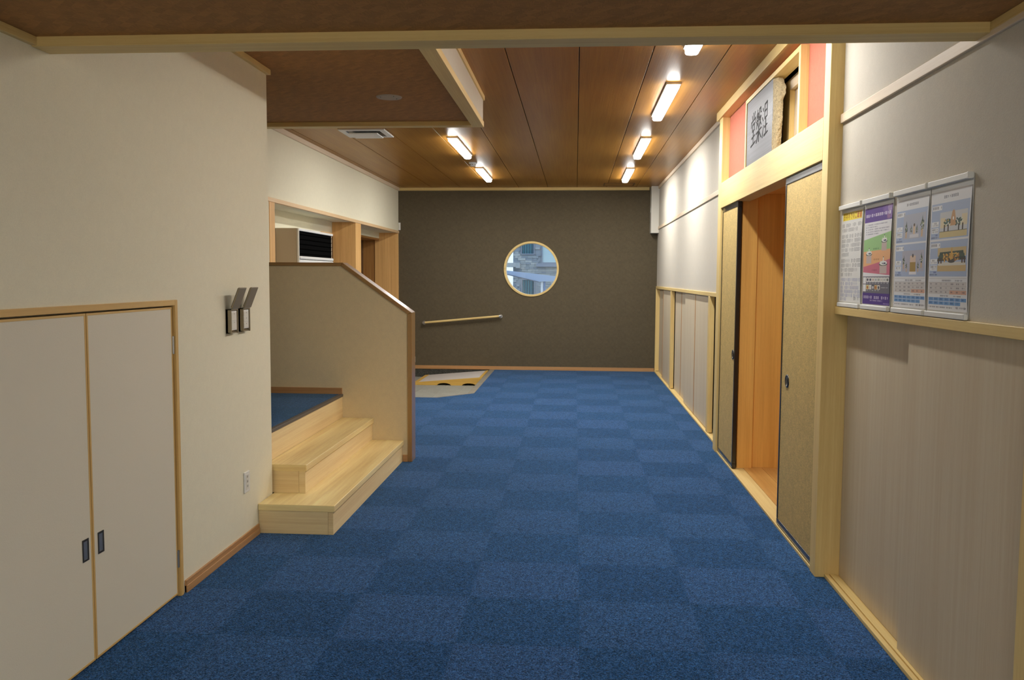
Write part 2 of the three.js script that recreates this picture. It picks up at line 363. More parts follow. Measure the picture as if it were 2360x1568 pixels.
// ---------------------------------------------------------------- closet doors in the left wall
{
  const t = setting('trim_8', 'wooden frame around the low closet doors', 'frame');
  obj('head', B(XL - 0.05, XL + 0.006, 1.332, 1.357, -3.722, -2.33, 'z', 0.002), M.closetEdge, t);
  obj('jamb', B(XL - 0.05, XL + 0.006, 0, 1.357, -3.747, -3.722, 'y', 0.002), M.closetEdge, t);
  obj('jamb', B(XL - 0.05, XL + 0.006, 0, 1.357, -2.33, -2.305, 'y', 0.002), M.closetEdge, t);
  const closetDoor = (n, z0, z1, pullZ, hingeZ, label) => {
    const d = setting('door_' + n, label, 'door'), x1 = XL - 0.006, x0 = x1 - 0.03, y0 = 0.012, y1 = 1.325, e = 0.009;
    obj('panel', B(x0 + 0.001, x1 - 0.001, y0 + e, y1 - e, z0 + e, z1 - e, 'y', 0), M.closet, d);
    obj('edge_band', [B(x0, x1, y0, y0 + e, z0, z1, 'z', 0.001), B(x0, x1, y1 - e, y1, z0, z1, 'z', 0.001), B(x0, x1, y0 + e, y1 - e, z0, z0 + e, 'y', 0.001), B(x0, x1, y0 + e, y1 - e, z1 - e, z1, 'y', 0.001)], M.closetEdge, d);
    const h = obj('pull', [[0, 0.0055, -0.0415, 0.0415], [0.0345, 0.04, -0.0415, 0.0415], [0.0055, 0.0345, -0.0415, -0.034], [0.0055, 0.0345, 0.034, 0.0415]].map(([a, b, c, q]) =>
      B(x1 - 0.002, x1 + 0.0015, 0.45 + c, 0.45 + q, pullZ - 0.02 + a, pullZ - 0.02 + b, 'y', 0.0004)), M.darksteel, d);
    obj('pull_cup', B(x1 - 0.0015, x1 - 0.0004, 0.416, 0.484, pullZ - 0.0145, pullZ + 0.0145, 'y', 0.0003), M.steel, h);
    for (const y of [1.155, 0.176]) obj('hinge', [cyl([x1 + 0.002, y - 0.04, hingeZ], [x1 + 0.002, y + 0.04, hingeZ], 0.005, 0.005, 12, 'y'), B(x1 - 0.001, x1 + 0.0012, y - 0.038, y + 0.038, hingeZ - 0.008, hingeZ + 0.008, 'y', 0)], M.steel, d);
  };
  closetDoor(1, -3.714, -3.041, -3.093, -3.718, 'cream closet door next to the light switches');
  closetDoor(2, -3.035, -2.34, -2.99, -2.335, 'cream closet door nearest to the viewer on the left');
}
// ---------------------------------------------------------------- steps and landing
{
  const s = thing('wooden_steps', 'two pale wooden steps rising to the carpeted landing', 'steps');
  const z0 = ZP, n = 0.011;
  obj('tread', B(XL + 0.001, -1.345, 0.133, 0.171, ZP + 0.001, -4.69, 'z', 0.004), M.tread, s);
  obj('riser', B(-1.385, -1.345 - n, 0, 0.1325, ZP + 0.001, -4.70, 'z', 0.001), M.riser, s);
  obj('end_panel', B(XL + 0.001, -1.386, 0, 0.1325, -4.72, -4.70, 'x', 0.001), M.riser, s);
  obj('tread', B(-1.84, -1.585, 0.305, 0.345, ZP + 0.001, ZW - 0.012, 'z', 0.004), M.tread, s);
  obj('riser', B(-1.635, -1.585 - n, 0.1715, 0.3045, ZP + 0.001, ZW - 0.022, 'z', 0.001), M.riser, s);
  obj('end_panel', B(-1.84, -1.636, 0.1715, 0.3045, ZW - 0.042, ZW - 0.022, 'x', 0.001), M.riser, s);
  obj('carcass', [B(-1.84, -1.636, 0, 0.132, ZP + 0.001, -4.94, 'z', 0)], M.riser, s);
  obj('riser', B(-1.86, -1.836, 0.3455, 0.512, ZP + 0.001, ZW - 0.002, 'z', 0.001), M.riser, s);

  const f = setting('floor', 'dark blue carpeted landing at the top of the steps', 'landing');
  obj('platform', B(-4.3, -1.861, 0, 0.525, ZP, ZW, 'x', 0), M.core, f);
  for (let i = 0; i < 5; i++) for (let j = 0; j < 4; j++) {
    const x1 = -1.862 - i * 0.5, x0 = x1 - 0.499, zz1 = ZW - j * 0.5, zz0 = Math.max(zz1 - 0.499, ZP);
    const g = B(x0, x1, 0.5255, 0.533, zz0, zz1, 'x', 0), uv = g.attributes.uv; for (let k = 0; k < uv.count; k++) uv.setXY(k, uv.getX(k) * 2, uv.getY(k) * 2);
    obj('carpet_tile', g, M.carpet[(i + j) & 1], f);
  }
  obj('nosing', B(-1.861, -1.83, 0.5125, 0.534, ZP + 0.001, ZW - 0.002, 'z', 0.003), M.nosing, f);
  obj('baseboard', B(-4.3, -4.288, 0.533, 0.585, ZP, ZW, 'z', 0.002), M.base, f);
}
// ---------------------------------------------------------------- the sunken entrance with its tiles, kerb and ramp
{
  const f = setting('floor', 'grey tiled floor of the sunken entrance', 'floor');
  const y = -0.13;
  obj('grout_bed', B(-3.4, -1.345, y - 0.03, y - 0.004, ZB, -10.27, 'x', 0), M.grout, f);
  for (let i = 0; i < 6; i++) for (let j = 0; j < 6; j++) {
    const x1 = -1.585 - (i - 1) * 0.3 - 0.003, x0 = x1 - 0.294, z0 = ZB + j * 0.6 + 0.003, z1 = Math.min(z0 + 0.594, -10.275);
    if (z1 - z0 > 0.05) obj('floor_tile', B(x0, Math.min(x1, -1.347), y - 0.0038, y, z0, z1, 'x', 0.001), M.stone, f);
  }
  obj('back_face', B(-3.36, -1.347, y, -0.001, ZB, ZB + 0.008, 'x', 0), M.gravel, f);
  const k = setting('trim_9', 'grey stone kerb between the sunken entrance and the carpet', 'kerb');
  for (let j = 0; j < 5; j++) { const a = ZB + 0.001 + j * 0.56, b = Math.min(a + 0.556, -10.7); obj('kerb_stone', B(-1.345, -1.263, -0.15, -0.001, a, b, 'z', 0.002), M.kerb, k); }
  obj('kerb_stone', prism([[-1.345, -10.702], [-1.2635, -10.702], [-1.2635, -10.7], [-1.66, -10.272], [-1.70, -10.272], [-1.70, -10.29], [-1.345, -10.675]].reverse(), -0.15, -0.001, 'xz'), M.kerb, k);
  obj('kerb_stone', B(-2.79, -1.7, -0.15, -0.001, -10.29, -10.272, 'x', 0.001), M.kerb, k);

  // ramp: rises towards the corridor, side panel with two round-topped openings
  const r = thing('entrance_ramp', 'yellow wooden ramp with a pale grey top in the sunken entrance', 'ramp');
  const xa = -2.36, xb = -1.352, ha = 0.042, hb = 0.13, zn = -12.45, zfar = -13.4;
  const face = [[xa, y + 0.001]];
  const arch = (cx) => { const out = []; for (let i = 0; i <= 16; i++) { const t = Math.PI - (i / 16) * Math.PI; out.push([cx + 0.1 * Math.cos(t), y + 0.001 + 0.034 * Math.sin(t)]); } return out; };
  face.push(...arch(-1.915), ...arch(-1.545), [xb, y + 0.001], [xb, y + hb - 0.012], [xa, y + ha - 0.012]);
  const wood = M.rampWood = phys({ map: woodTex([214, 172, 84], 0.2, 101), roughness: 0.5 });
  obj('side_panel', prism(face, zn - 0.02, zn, 'xy'), wood, r);
  obj('side_panel', prism(face, zfar, zfar + 0.02, 'xy'), wood, r);
  const slope = (x, d) => y + ha + (hb - ha) * (x - xa) / (xb - xa) + d;
  const slab = (x0, x1, z0, z1, d0, d1, m, name) => obj(name, prism([[x0, slope(x0, d0)], [x1, slope(x1, d0)], [x1, slope(x1, d1)], [x0, slope(x0, d1)]], z0, z1, 'xy'), m, r);
  slab(xa, xb, zfar, zn, -0.012, -0.004, wood, 'deck');
  slab(xa + 0.07, xb - 0.045, zfar + 0.03, zn - 0.02, -0.0038, -0.001, std({ color: 0xc3bcb6, roughness: 0.8 }), 'grip_surface');
  slab(xa, xa + 0.069, zfar, zn, -0.0039, -0.001, wood, 'edge_strip');
  slab(xb - 0.044, xb, zfar, zn, -0.0039, -0.001, wood, 'edge_strip');
  obj('rib', B(xa + 0.3, xa + 0.32, y + 0.001, y + 0.05, zfar + 0.02, zn - 0.021, 'z', 0), wood, r);
}
// ---------------------------------------------------------------- round window and what lies outside
{
  const w = setting('window_1', 'round window with a bent wooden frame in the dark end wall', 'window');
  const cx = -0.695, cy = 1.591;
  const ring = (r0, r1, z0, z1, a0, a1) => {
    const pts = []; for (let i = 0; i <= 48; i++) { const t = a0 + (a1 - a0) * i / 48; pts.push([cx + r1 * Math.cos(t), cy + r1 * Math.sin(t)]); }
    for (let i = 48; i >= 0; i--) { const t = a0 + (a1 - a0) * i / 48; pts.push([cx + r0 * Math.cos(t), cy + r0 * Math.sin(t)]); }
    return prism(pts, z0, z1, 'xy', 'x', 0.003);
  };
  obj('frame_half', ring(0.4, 0.432, ZB - 0.16, ZB + 0.015, 0.001, Math.PI - 0.001), M.hinoki, w);
  obj('frame_half', ring(0.4, 0.432, ZB - 0.16, ZB + 0.015, Math.PI + 0.001, Math.PI * 2 - 0.001), M.hinoki, w);
  const g = plain(new THREE.CylinderGeometry(0.4, 0.4, 0.006, 64).rotateX(Math.PI / 2).translate(cx, cy, ZB - 0.09), 'x');
  obj('pane', g, phys({ color: 0xffffff, transmission: 1, thickness: 0, roughness: 0, ior: 1.5 }), w);
}
{
  // neighbouring house, about thirty metres beyond the window; K blows the measured outline up to that distance
  const ZH = -42.5, K = 2.5, X = (x) => x * K, Y = (y) => 1.468 + (y - 1.468) * K;
  const h = thing('neighbour_house', 'pale stone house seen through the round window', 'house');
  const stone = [[150, 158, 160], [166, 172, 170], [138, 148, 154], [176, 180, 176]].map((c, i) => std({ map: speckle(c, 0.12, 110 + i, 1), roughness: 0.9 }));
  obj('wall', B(X(-1.235), 3, -2, 5, ZH - 1.5, ZH, 'x', 0), std({ color: 0x9aa2a6, roughness: 0.9 }), h);
  const openings = [[-1.06, -0.83, 1.925, 2.4], [-1.047, -0.817, 1.1, 1.41], [-0.655, -0.34, 1.755, 2.3]];
  for (let j = 0; j < 28; j++) {
    let x = -1.23 + (j % 2) * 0.03;
    while (x < -0.2) {
      const len = 0.055 + rnd() * 0.1, y0 = 1.02 + j * 0.043, x1 = Math.min(x + len, -0.15), y1 = y0 + 0.041, k = Math.floor(rnd() * 4), proud = 0.02 + rnd() * 0.05;
      if (!openings.some(([a, b, c, d]) => x1 > a - 0.02 && x < b + 0.02 && y1 > c - 0.02 && y0 < d + 0.02)) obj('stone_block', B(X(x), X(x1 - 0.002), Y(y0), Y(y1), ZH, ZH + proud, 'x', 0), stone[k], h);
      x = x1;
    }
  }
  const glass = phys({ color: 0x2f5a68, roughness: 0.12 }), pale = phys({ color: 0xbfd4d2, roughness: 0.3 }), fr = std({ color: 0x8a929c, roughness: 0.5 }), cur = std({ color: 0x4f7f88, roughness: 0.9 });
  openings.forEach(([a, b, c, d], i) => {
    const n = obj('window', [B(X(a - 0.018), X(a), Y(c - 0.018), Y(d), ZH, ZH + 0.09, 'y', 0), B(X(b), X(b + 0.018), Y(c - 0.018), Y(d), ZH, ZH + 0.09, 'y', 0), B(X(a), X(b), Y(c - 0.018), Y(c), ZH, ZH + 0.09, 'x', 0), B(X(a), X(b), Y(d), Y(d + 0.018), ZH, ZH + 0.09, 'x', 0)], fr, h);
    obj('pane', B(X(a), X(b), Y(c), Y(d), ZH, ZH + 0.02, 'x', 0), i === 2 ? pale : glass, n);
    const folds = []; for (let q = a + 0.02; q < b - 0.02 && i < 2; q += 0.05) folds.push(cyl([X(q), Y(c), ZH + 0.02], [X(q), Y(d), ZH + 0.02], 0.035, 0.035, 8, 'y'));
    if (folds.length) obj('curtain', folds, cur, n);
  });
  obj('band', [B(X(-0.77), X(-0.2), Y(1.668), Y(1.735), ZH, ZH + 0.3, 'x', 0)], fr, h);
  obj('balcony', [B(X(-1.5), X(-1.17), Y(1.66), Y(1.74), ZH - 0.5, ZH + 0.5, 'x', 0)], stone[3], h);
  obj('balcony', [B(X(-1.17), X(-1.09), Y(1.64), Y(1.74), ZH, ZH + 0.5, 'x', 0)], stone[1], h);

  // the canopy of a parking space, nearer than the house
  const c = thing('parking_canopy', 'sloping pale canopy on a post outside the round window', 'canopy');
  const ZC = -26, Q = ZC / -17, U = (x) => x * Q, V = (y) => 1.468 + (y - 1.468) * Q;
  obj('roof', prism([[U(-1.5), V(1.607)], [U(-1.5), V(1.556)], [U(-0.73), V(1.375)], [U(-0.2), V(1.40)], [U(-0.2), V(1.46)]], ZC - 1.2, ZC, 'xy'), std({ color: 0x9fb0c4, roughness: 0.7 }), c);
  obj('gutter', prism([[U(-1.5), V(1.556)], [U(-1.5), V(1.54)], [U(-0.73), V(1.362)], [U(-0.73), V(1.378)]], ZC - 0.1, ZC + 0.08, 'xy'), std({ color: 0x5d6672, roughness: 0.6 }), c);
  obj('post', [cyl([U(-0.665), -2, ZC - 0.1], [U(-0.665), V(1.375), ZC - 0.1], 0.035, 0.035, 16, 'y')], M.white, c);
  obj('post', [cyl([U(-0.615), -2, ZC - 0.1], [U(-0.615), V(1.385), ZC - 0.1], 0.03, 0.03, 16, 'y')], std({ color: 0x6f86a8, roughness: 0.5 }), c);
  const g = setting('floor', 'grey ground outside the round window', 'ground');
  obj('ground', B(-40, 40, -2.2, -2, -60, ZB - 1, 'x', 0), std({ color: 0x8a8d8e, roughness: 0.95 }), g);
}
// ---------------------------------------------------------------- right side: sliding-door section
const ZN = -4.24, ZNF = -4.335, ZF = -7.28, ZFF = -7.42;
{
  const t = setting('trim_10', 'pale wooden posts and beams framing the sliding doors', 'frame');
  obj('post', B(1.19, 1.31, 0, CE, ZNF, ZN, 'y', 0.003), M.hinoki, t);
  obj('post', B(1.19, 1.31, 0, 2.79, ZFF, ZF, 'y', 0.003), M.hinoki, t);
  obj('header', B(1.19, 1.30, 2.043, 2.25, ZF, ZNF, 'z', 0.003), M.hinoki, t);
  obj('crown_beam', B(1.175, 1.30, 2.785, CE, -7.5, ZNF, 'z', 0.003), M.hinoki, t);
  obj('sill', [B(1.197, 1.204, 0, 0.014, ZF, ZNF, 'z', 0.001), B(1.204, 1.30, 0, 0.010, ZF, ZNF, 'z', 0.001)], M.hinoki, t);
  // transom: coral panels either side of a framed opening
  const a = -6.345, b = -4.9;
  const p1 = obj('transom_panel', B(1.25, 1.262, 2.25, 2.785, ZF, a - 0.002, 'x', 0), M.pink, t); p1.userData.label = 'coral papered panel';
  const p2 = obj('transom_panel', B(1.25, 1.262, 2.25, 2.785, b + 0.002, ZNF, 'x', 0), M.pink, t); p2.userData.label = 'coral papered panel';
  obj('transom_panel', B(1.25, 1.262, 2.735, 2.785, a, b, 'x', 0), M.pink, t);
  obj('transom_frame', B(1.203, 1.285, 2.25, 2.735, a - 0.035, a, 'y', 0.002), M.hinoki, t);
  obj('transom_frame', B(1.203, 1.285, 2.25, 2.735, b, b + 0.035, 'y', 0.002), M.hinoki, t);
  obj('transom_frame', B(1.203, 1.285, 2.705, 2.735, a, b, 'z', 0.002), M.hinoki, t);
  // what is seen inside the opening behind the plaque
  obj('inner_post', B(1.31, 1.40, 2.131, 2.7, -5.70, -5.53, 'y', 0.002), M.hinoki, t);
  obj('inner_panel', B(1.34, 1.36, 2.131, 2.63, -5.529, b, 'y', 0.002), M.hinokiPale, t);
  obj('inner_rail', B(1.31, 1.37, 2.66, 2.7, a, -5.70, 'z', 0.002), M.hinokiPale, t);
  obj('inner_rail', B(1.31, 1.37, 2.63, 2.7, -5.529, b, 'z', 0.002), M.hinokiPale, t);

  // cupboard space behind the doors
  const w = setting('wall_alcove', 'orange wooden lining of the space behind the sliding doors', 'wall');
  obj('side_post', B(1.25, 1.365, 0, 2.1, -6.78, -6.64, 'y', 0.002), M.alcove, w);
  obj('side_panel', B(1.365, 2.6, 0, 2.1, -6.74, -6.665, 'y', 0), M.alcove, w);
  obj('back_panel', B(2.6, 2.65, 0, 2.1, -6.74, -4.262, 'y', 0), M.alcove, w);
  obj('side_panel', B(1.32, 2.6, 0, 3, -4.36, -4.262, 'y', 0), M.alcove, w);
  obj('lid', B(1.31, 2.6, 2.1, 2.13, -6.8, -4.361, 'x', 0), M.alcove, w);
  for (let i = 0; i < 9; i++) obj('floor_board', B(1.301 + i * 0.145, 1.301 + i * 0.145 + 0.1435, -0.002, 0.012, -6.664, -4.361, 'z', 0.001), M.alcoveFloor, w);
  obj('shell', [B(2.66, 2.75, -0.1, 3, -7.9, -4.0, 'x', 0), B(1.34, 2.7, -0.1, 3, -7.9, -7.6, 'x', 0)], M.core, w);
  obj('transom_back', B(2.2, 2.25, 2.13, 3, -7.6, -4.26, 'x', 0), M.darkwood, w);
}
function fusuma(n, z0, z1, leading, label) {
  const d = setting('door_' + n, label, 'door'), x0 = 1.206, x1 = 1.236, y0 = 0.0145, y1 = 2.0425, s = 0.02;
  obj('paper_panel', B(x0 + 0.004, x1 - 0.002, y0 + 0.034, y1 - 0.037, z0 + s, z1 - s, 'y', 0), M.gold, d);
  obj('rail', B(x0, x1, y1 - 0.037, y1, z0, z1, 'z', 0.003), M.lacquer, d);
  obj('rail', B(x0, x1, y0, y0 + 0.034, z0, z1, 'z', 0.003), M.lacquer, d);
  obj('stile', B(x0, x1, y0 + 0.034, y1 - 0.037, z0, z0 + s, 'y', 0.003), M.lacquer, d);
  obj('stile', B(x0, x1, y0 + 0.034, y1 - 0.037, z1 - s, z1, 'y', 0.003), M.lacquer, d);
  const hz = leading > 0 ? z1 - 0.07 : z0 + 0.155, hy = 0.883;
  const rim = plain(new THREE.TorusGeometry(0.032, 0.0065, 10, 36).rotateY(Math.PI / 2).translate(x0 + 0.004, hy, hz), 'y');
  const h = obj('finger_pull', rim, M.lacquer, d);
  const cup = plain(new THREE.LatheGeometry([[0.0001, 0.0005], [0.012, 0.002], [0.022, 0.0012], [0.03, 0.004]].map((p) => new THREE.Vector2(p[0], p[1])), 28).rotateZ(Math.PI / 2).translate(x0 + 0.004, hy, hz), 'y');
  obj('pull_cup', cup, M.pewter, h);
  obj('pull_ornament', [B(x0 - 0.001, x0 + 0.003, hy - 0.016, hy + 0.016, hz - 0.004, hz + 0.004, 'y', 0.001), B(x0 - 0.001, x0 + 0.003, hy + 0.004, hy + 0.01, hz - 0.012, hz + 0.012, 'y', 0.001)], M.darksteel, h);
}
fusuma(3, -7.275, -6.6, 1, 'gold papered sliding door with black rails beyond the opening');
fusuma(4, -5.13, -4.34, -1, 'gold papered sliding door with black rails nearest to the posters');

// ---------------------------------------------------------------- built-in cabinets of the right wall
function ledgeAndBatten(n1, n2, z0, z1, where) {
  let t = setting('trim_' + n1, 'pale wooden ledge ' + where, 'ledge');
  obj('ledge', B(1.243, XR + 0.06, 1.298, 1.335, z0, z1, 'z', 0.003), M.hinoki, t);
  t = setting('trim_' + n2, 'pale whitish batten ' + where, 'batten');
  obj('batten', B(1.242, XR, 2.2, 2.243, z0, z1, 'z', 0.003), M.hinokiPale, t);
}
ledgeAndBatten(11, 12, ZB, ZFF, 'on the wall beyond the sliding doors');
ledgeAndBatten(13, 14, ZN, ZEND, 'on the wall of the posters');
{
  const c = thing('built_in_cabinet', 'low cabinet with two whitewashed sliding doors under the posters', 'cabinet');
  obj('sill', [B(1.235, 1.256, 0, 0.018, ZN, -2.42, 'z', 0.002), B(1.256, 1.262, 0, 0.010, ZN, -2.42, 'z', 0.001), B(1.262, 1.290, 0, 0.018, ZN, -2.42, 'z', 0.001), B(1.29, 1.334, 0, 0.012, ZN, -2.42, 'z', 0.001)], M.hinoki, c);
  obj('sliding_door', B(1.305, 1.328, 0.013, 1.297, ZN + 0.001, -3.33, 'y', 0.002), M.cabinet, c);
  obj('sliding_door', B(1.274, 1.297, 0.0185, 1.297, -3.385, -2.481, 'y', 0.002), M.cabinet, c);
  obj('stile', B(1.258, 1.33, 0, 1.297, -2.48, -2.4, 'y', 0.002), M.hinoki, c);
}
{
  const c = thing('built_in_cabinet', 'low cabinet with whitewashed doors beyond the sliding doors', 'cabinet');
  obj('sill', [B(1.235, 1.258, 0, 0.018, ZB + 0.016, ZFF, 'z', 0.002), B(1.258, 1.334, 0, 0.012, ZB + 0.016, ZFF, 'z', 0.001)], M.hinoki, c);
  obj('stile', B(1.24, 1.333, 0.0185, 1.297, ZB + 0.016, ZB + 0.05, 'y', 0.002), M.hinoki, c);
  for (const z of [-11.33, -8.1]) obj('stile', B(1.243, 1.29, 0.0185, 1.297, z - 0.09, z, 'y', 0.002), M.hinoki, c);
  const back = [1.3, 1.322], front = [1.27, 1.292];
  obj('sliding_door', B(...back, 0.0125, 1.297, ZB + 0.051, -12.5, 'y', 0.002), M.cabinet, c);
  obj('sliding_door', B(...front, 0.0185, 1.297, -12.6, -11.421, 'y', 0.002), M.cabinet, c);
  obj('sliding_door', B(...back, 0.0125, 1.297, -11.329, -10.0, 'y', 0.002), M.cabinet, c);
  obj('sliding_door', B(...front, 0.0185, 1.297, -10.1, -8.191, 'y', 0.002), M.cabinet, c);
  obj('sliding_door', B(...back, 0.0125, 1.297, -8.09, ZFF - 0.001, 'y', 0.002), M.cabinet, c);
  for (const [z, x] of [[-10.65, 1.297], [-9.22, 1.267], [-12.57, 1.267]]) obj('cover_strip', B(x, x + 0.004, 0.0186, 1.296, z - 0.035, z, 'y', 0.001), M.base, c);
}
// ---------------------------------------------------------------- lamps
function lamp(x, z1, label, y = CE, k = 1, across = false) {      // z1 = near end, 1.24 m long; built along z about its own centre
  const L = 1.24, l = thing('ceiling_lamp', label, 'lamp', 'long white ceiling lamps'), h = L / 2;
  l.position.set(x, y, z1 - h); if (across) l.rotation.y = Math.PI / 2;
  obj('base', B(-0.052, 0.052, -0.018, 0, -h - 0.004, h + 0.004, 'z', 0.003), M.offwhite, l);
  const pts = [], w = 0.041, d = 0.036;
  pts.push([-w, -0.018]); for (let i = 0; i <= 12; i++) { const t = Math.PI + (i / 12) * Math.PI; pts.push([Math.sign(Math.cos(t)) * w * Math.pow(Math.abs(Math.cos(t)), 0.55), -0.026 - (d - 0.008) * Math.pow(Math.abs(Math.sin(t)), 0.6)]); } pts.push([w, -0.018]);
  obj('diffuser', prism(pts.reverse(), -h, h, 'xy', 'z'), lampGlow, l);
  const r = new THREE.RectAreaLight(LAMP_COLOR, LAMP_POWER * k, 0.08, L);
  r.position.set(0, -0.0565, 0); r.rotation.x = -Math.PI / 2; r.name = 'lamp_light';
  l.add(r);
}
const lampGlow = std({ color: 0xf4f4f0, roughness: 0.5, emissive: LAMP_COLOR, emissiveIntensity: LAMP_GLOW });
lamp(0.68, -4.1, 'ceiling lamp half hidden behind the wooden beam');
lamp(0.68, -6.29, 'largest looking fully visible ceiling lamp of the right row');
lamp(0.68, -8.69, 'middle ceiling lamp of the right row');
lamp(0.68, -11.11, 'farthest ceiling lamp of the right row');
lamp(-1.24, -8.6, 'ceiling lamp of the left row nearer to the lowered ceiling');
lamp(-1.24, -11.0, 'ceiling lamp of the left row nearer to the dark end wall');
lamp(0.4, 1.75, 'ceiling lamp under the low ceiling just behind the viewer', LOW, 2, true);
lamp(0.4, 3.3, 'ceiling lamp under the low ceiling at the rear wall', LOW, 2, true);

// ---------------------------------------------------------------- ceiling fittings
{
  const v = thing('ceiling_vent', 'square white air outlet in the board ceiling', 'vent');
  const x0 = -2.262, x1 = -1.818, z0 = -8.56, z1 = -8.12, y = CE, b = 0.055;
  obj('frame', [B(x0, x1, y - 0.012, y, z1 - b, z1, 'x', 0.002), B(x0, x1, y - 0.012, y, z0, z0 + b, 'x', 0.002), B(x0, x0 + b, y - 0.012, y, z0 + b, z1 - b, 'x', 0.002), B(x1 - b, x1, y - 0.012, y, z0 + b, z1 - b, 'x', 0.002)], M.white, v);
  obj('throat', B(x0 + b, x1 - b, y - 0.003, y - 0.0005, z0 + b, z1 - b, 'x', 0), M.black, v);
  obj('panel', B(x0 + 0.085, x1 - 0.085, y - 0.034, y - 0.022, z0 + 0.085, z1 - 0.085, 'x', 0.003), M.white, v);
  obj('hanger', [B(-2.045, -2.035, y - 0.022, y - 0.003, -8.36, -8.32, 'x', 0)], M.white, v);
  const s = thing('ceiling_speaker', 'round flush speaker in the lowered woven ceiling', 'speaker');
  const g = plain(new THREE.LatheGeometry([[0.0001, -0.006], [0.066, -0.006], [0.07, -0.0075], [0.082, -0.006], [0.086, 0]].map((p) => new THREE.Vector2(...p)), 48).translate(-1.243, SOF, -5.71), 'x');
  obj('grille', g, std({ color: 0xb9ad9a, roughness: 0.8 }), s);
  const m = [[-0.05, 0.03], [0.04, 0.045], [0.045, -0.03]].map(([a, c]) => plain(new THREE.CylinderGeometry(0.003, 0.003, 0.003, 10).translate(-1.243 + a, SOF - 0.007, -5.71 + c), 'x'));
  obj('screw', m, M.darksteel, s);
  const d = thing('smoke_detector', 'round white smoke detector between the two left lamps', 'detector');
  obj('base', plain(new THREE.LatheGeometry([[0.0001, -0.012], [0.05, -0.012], [0.053, 0]].map((p) => new THREE.Vector2(...p)), 36).translate(-1.265, CE, -10.56), 'x'), M.white, d);
  obj('head', plain(new THREE.LatheGeometry([[0.0001, -0.045], [0.028, -0.044], [0.036, -0.036], [0.04, -0.012]].map((p) => new THREE.Vector2(...p)), 36).translate(-1.265, CE, -10.56), 'x'), M.white, d);
  obj('slot', [0, 1, 2, 3, 4, 5, 6, 7].map((i) => plain(new THREE.BoxGeometry(0.016, 0.006, 0.003).translate(0, CE - 0.026, 0.0385).rotateY(i * Math.PI / 4).translate(-1.265, 0, -10.56), 'x')), M.darksteel, d);
  const h = thing('ceiling_hatch', 'flush rectangular hatch in the ceiling by the dark wall', 'hatch');
  const a0 = 0.4, a1 = 0.86, c0 = -13.26, c1 = -12.88, e = 0.018;
  obj('frame', [B(a0, a1, CE - 0.004, CE, c1 - e, c1, 'x', 0.001), B(a0, a1, CE - 0.004, CE, c0, c0 + e, 'x', 0.001), B(a0, a0 + e, CE - 0.004, CE, c0 + e, c1 - e, 'x', 0.001), B(a1 - e, a1, CE - 0.004, CE, c0 + e, c1 - e, 'x', 0.001)], M.darkwood, h);
  obj('lid', B(a0 + e + 0.003, a1 - e - 0.003, CE - 0.0025, CE, c0 + e + 0.003, c1 - e - 0.003, 'x', 0.001), M.board, h);
}
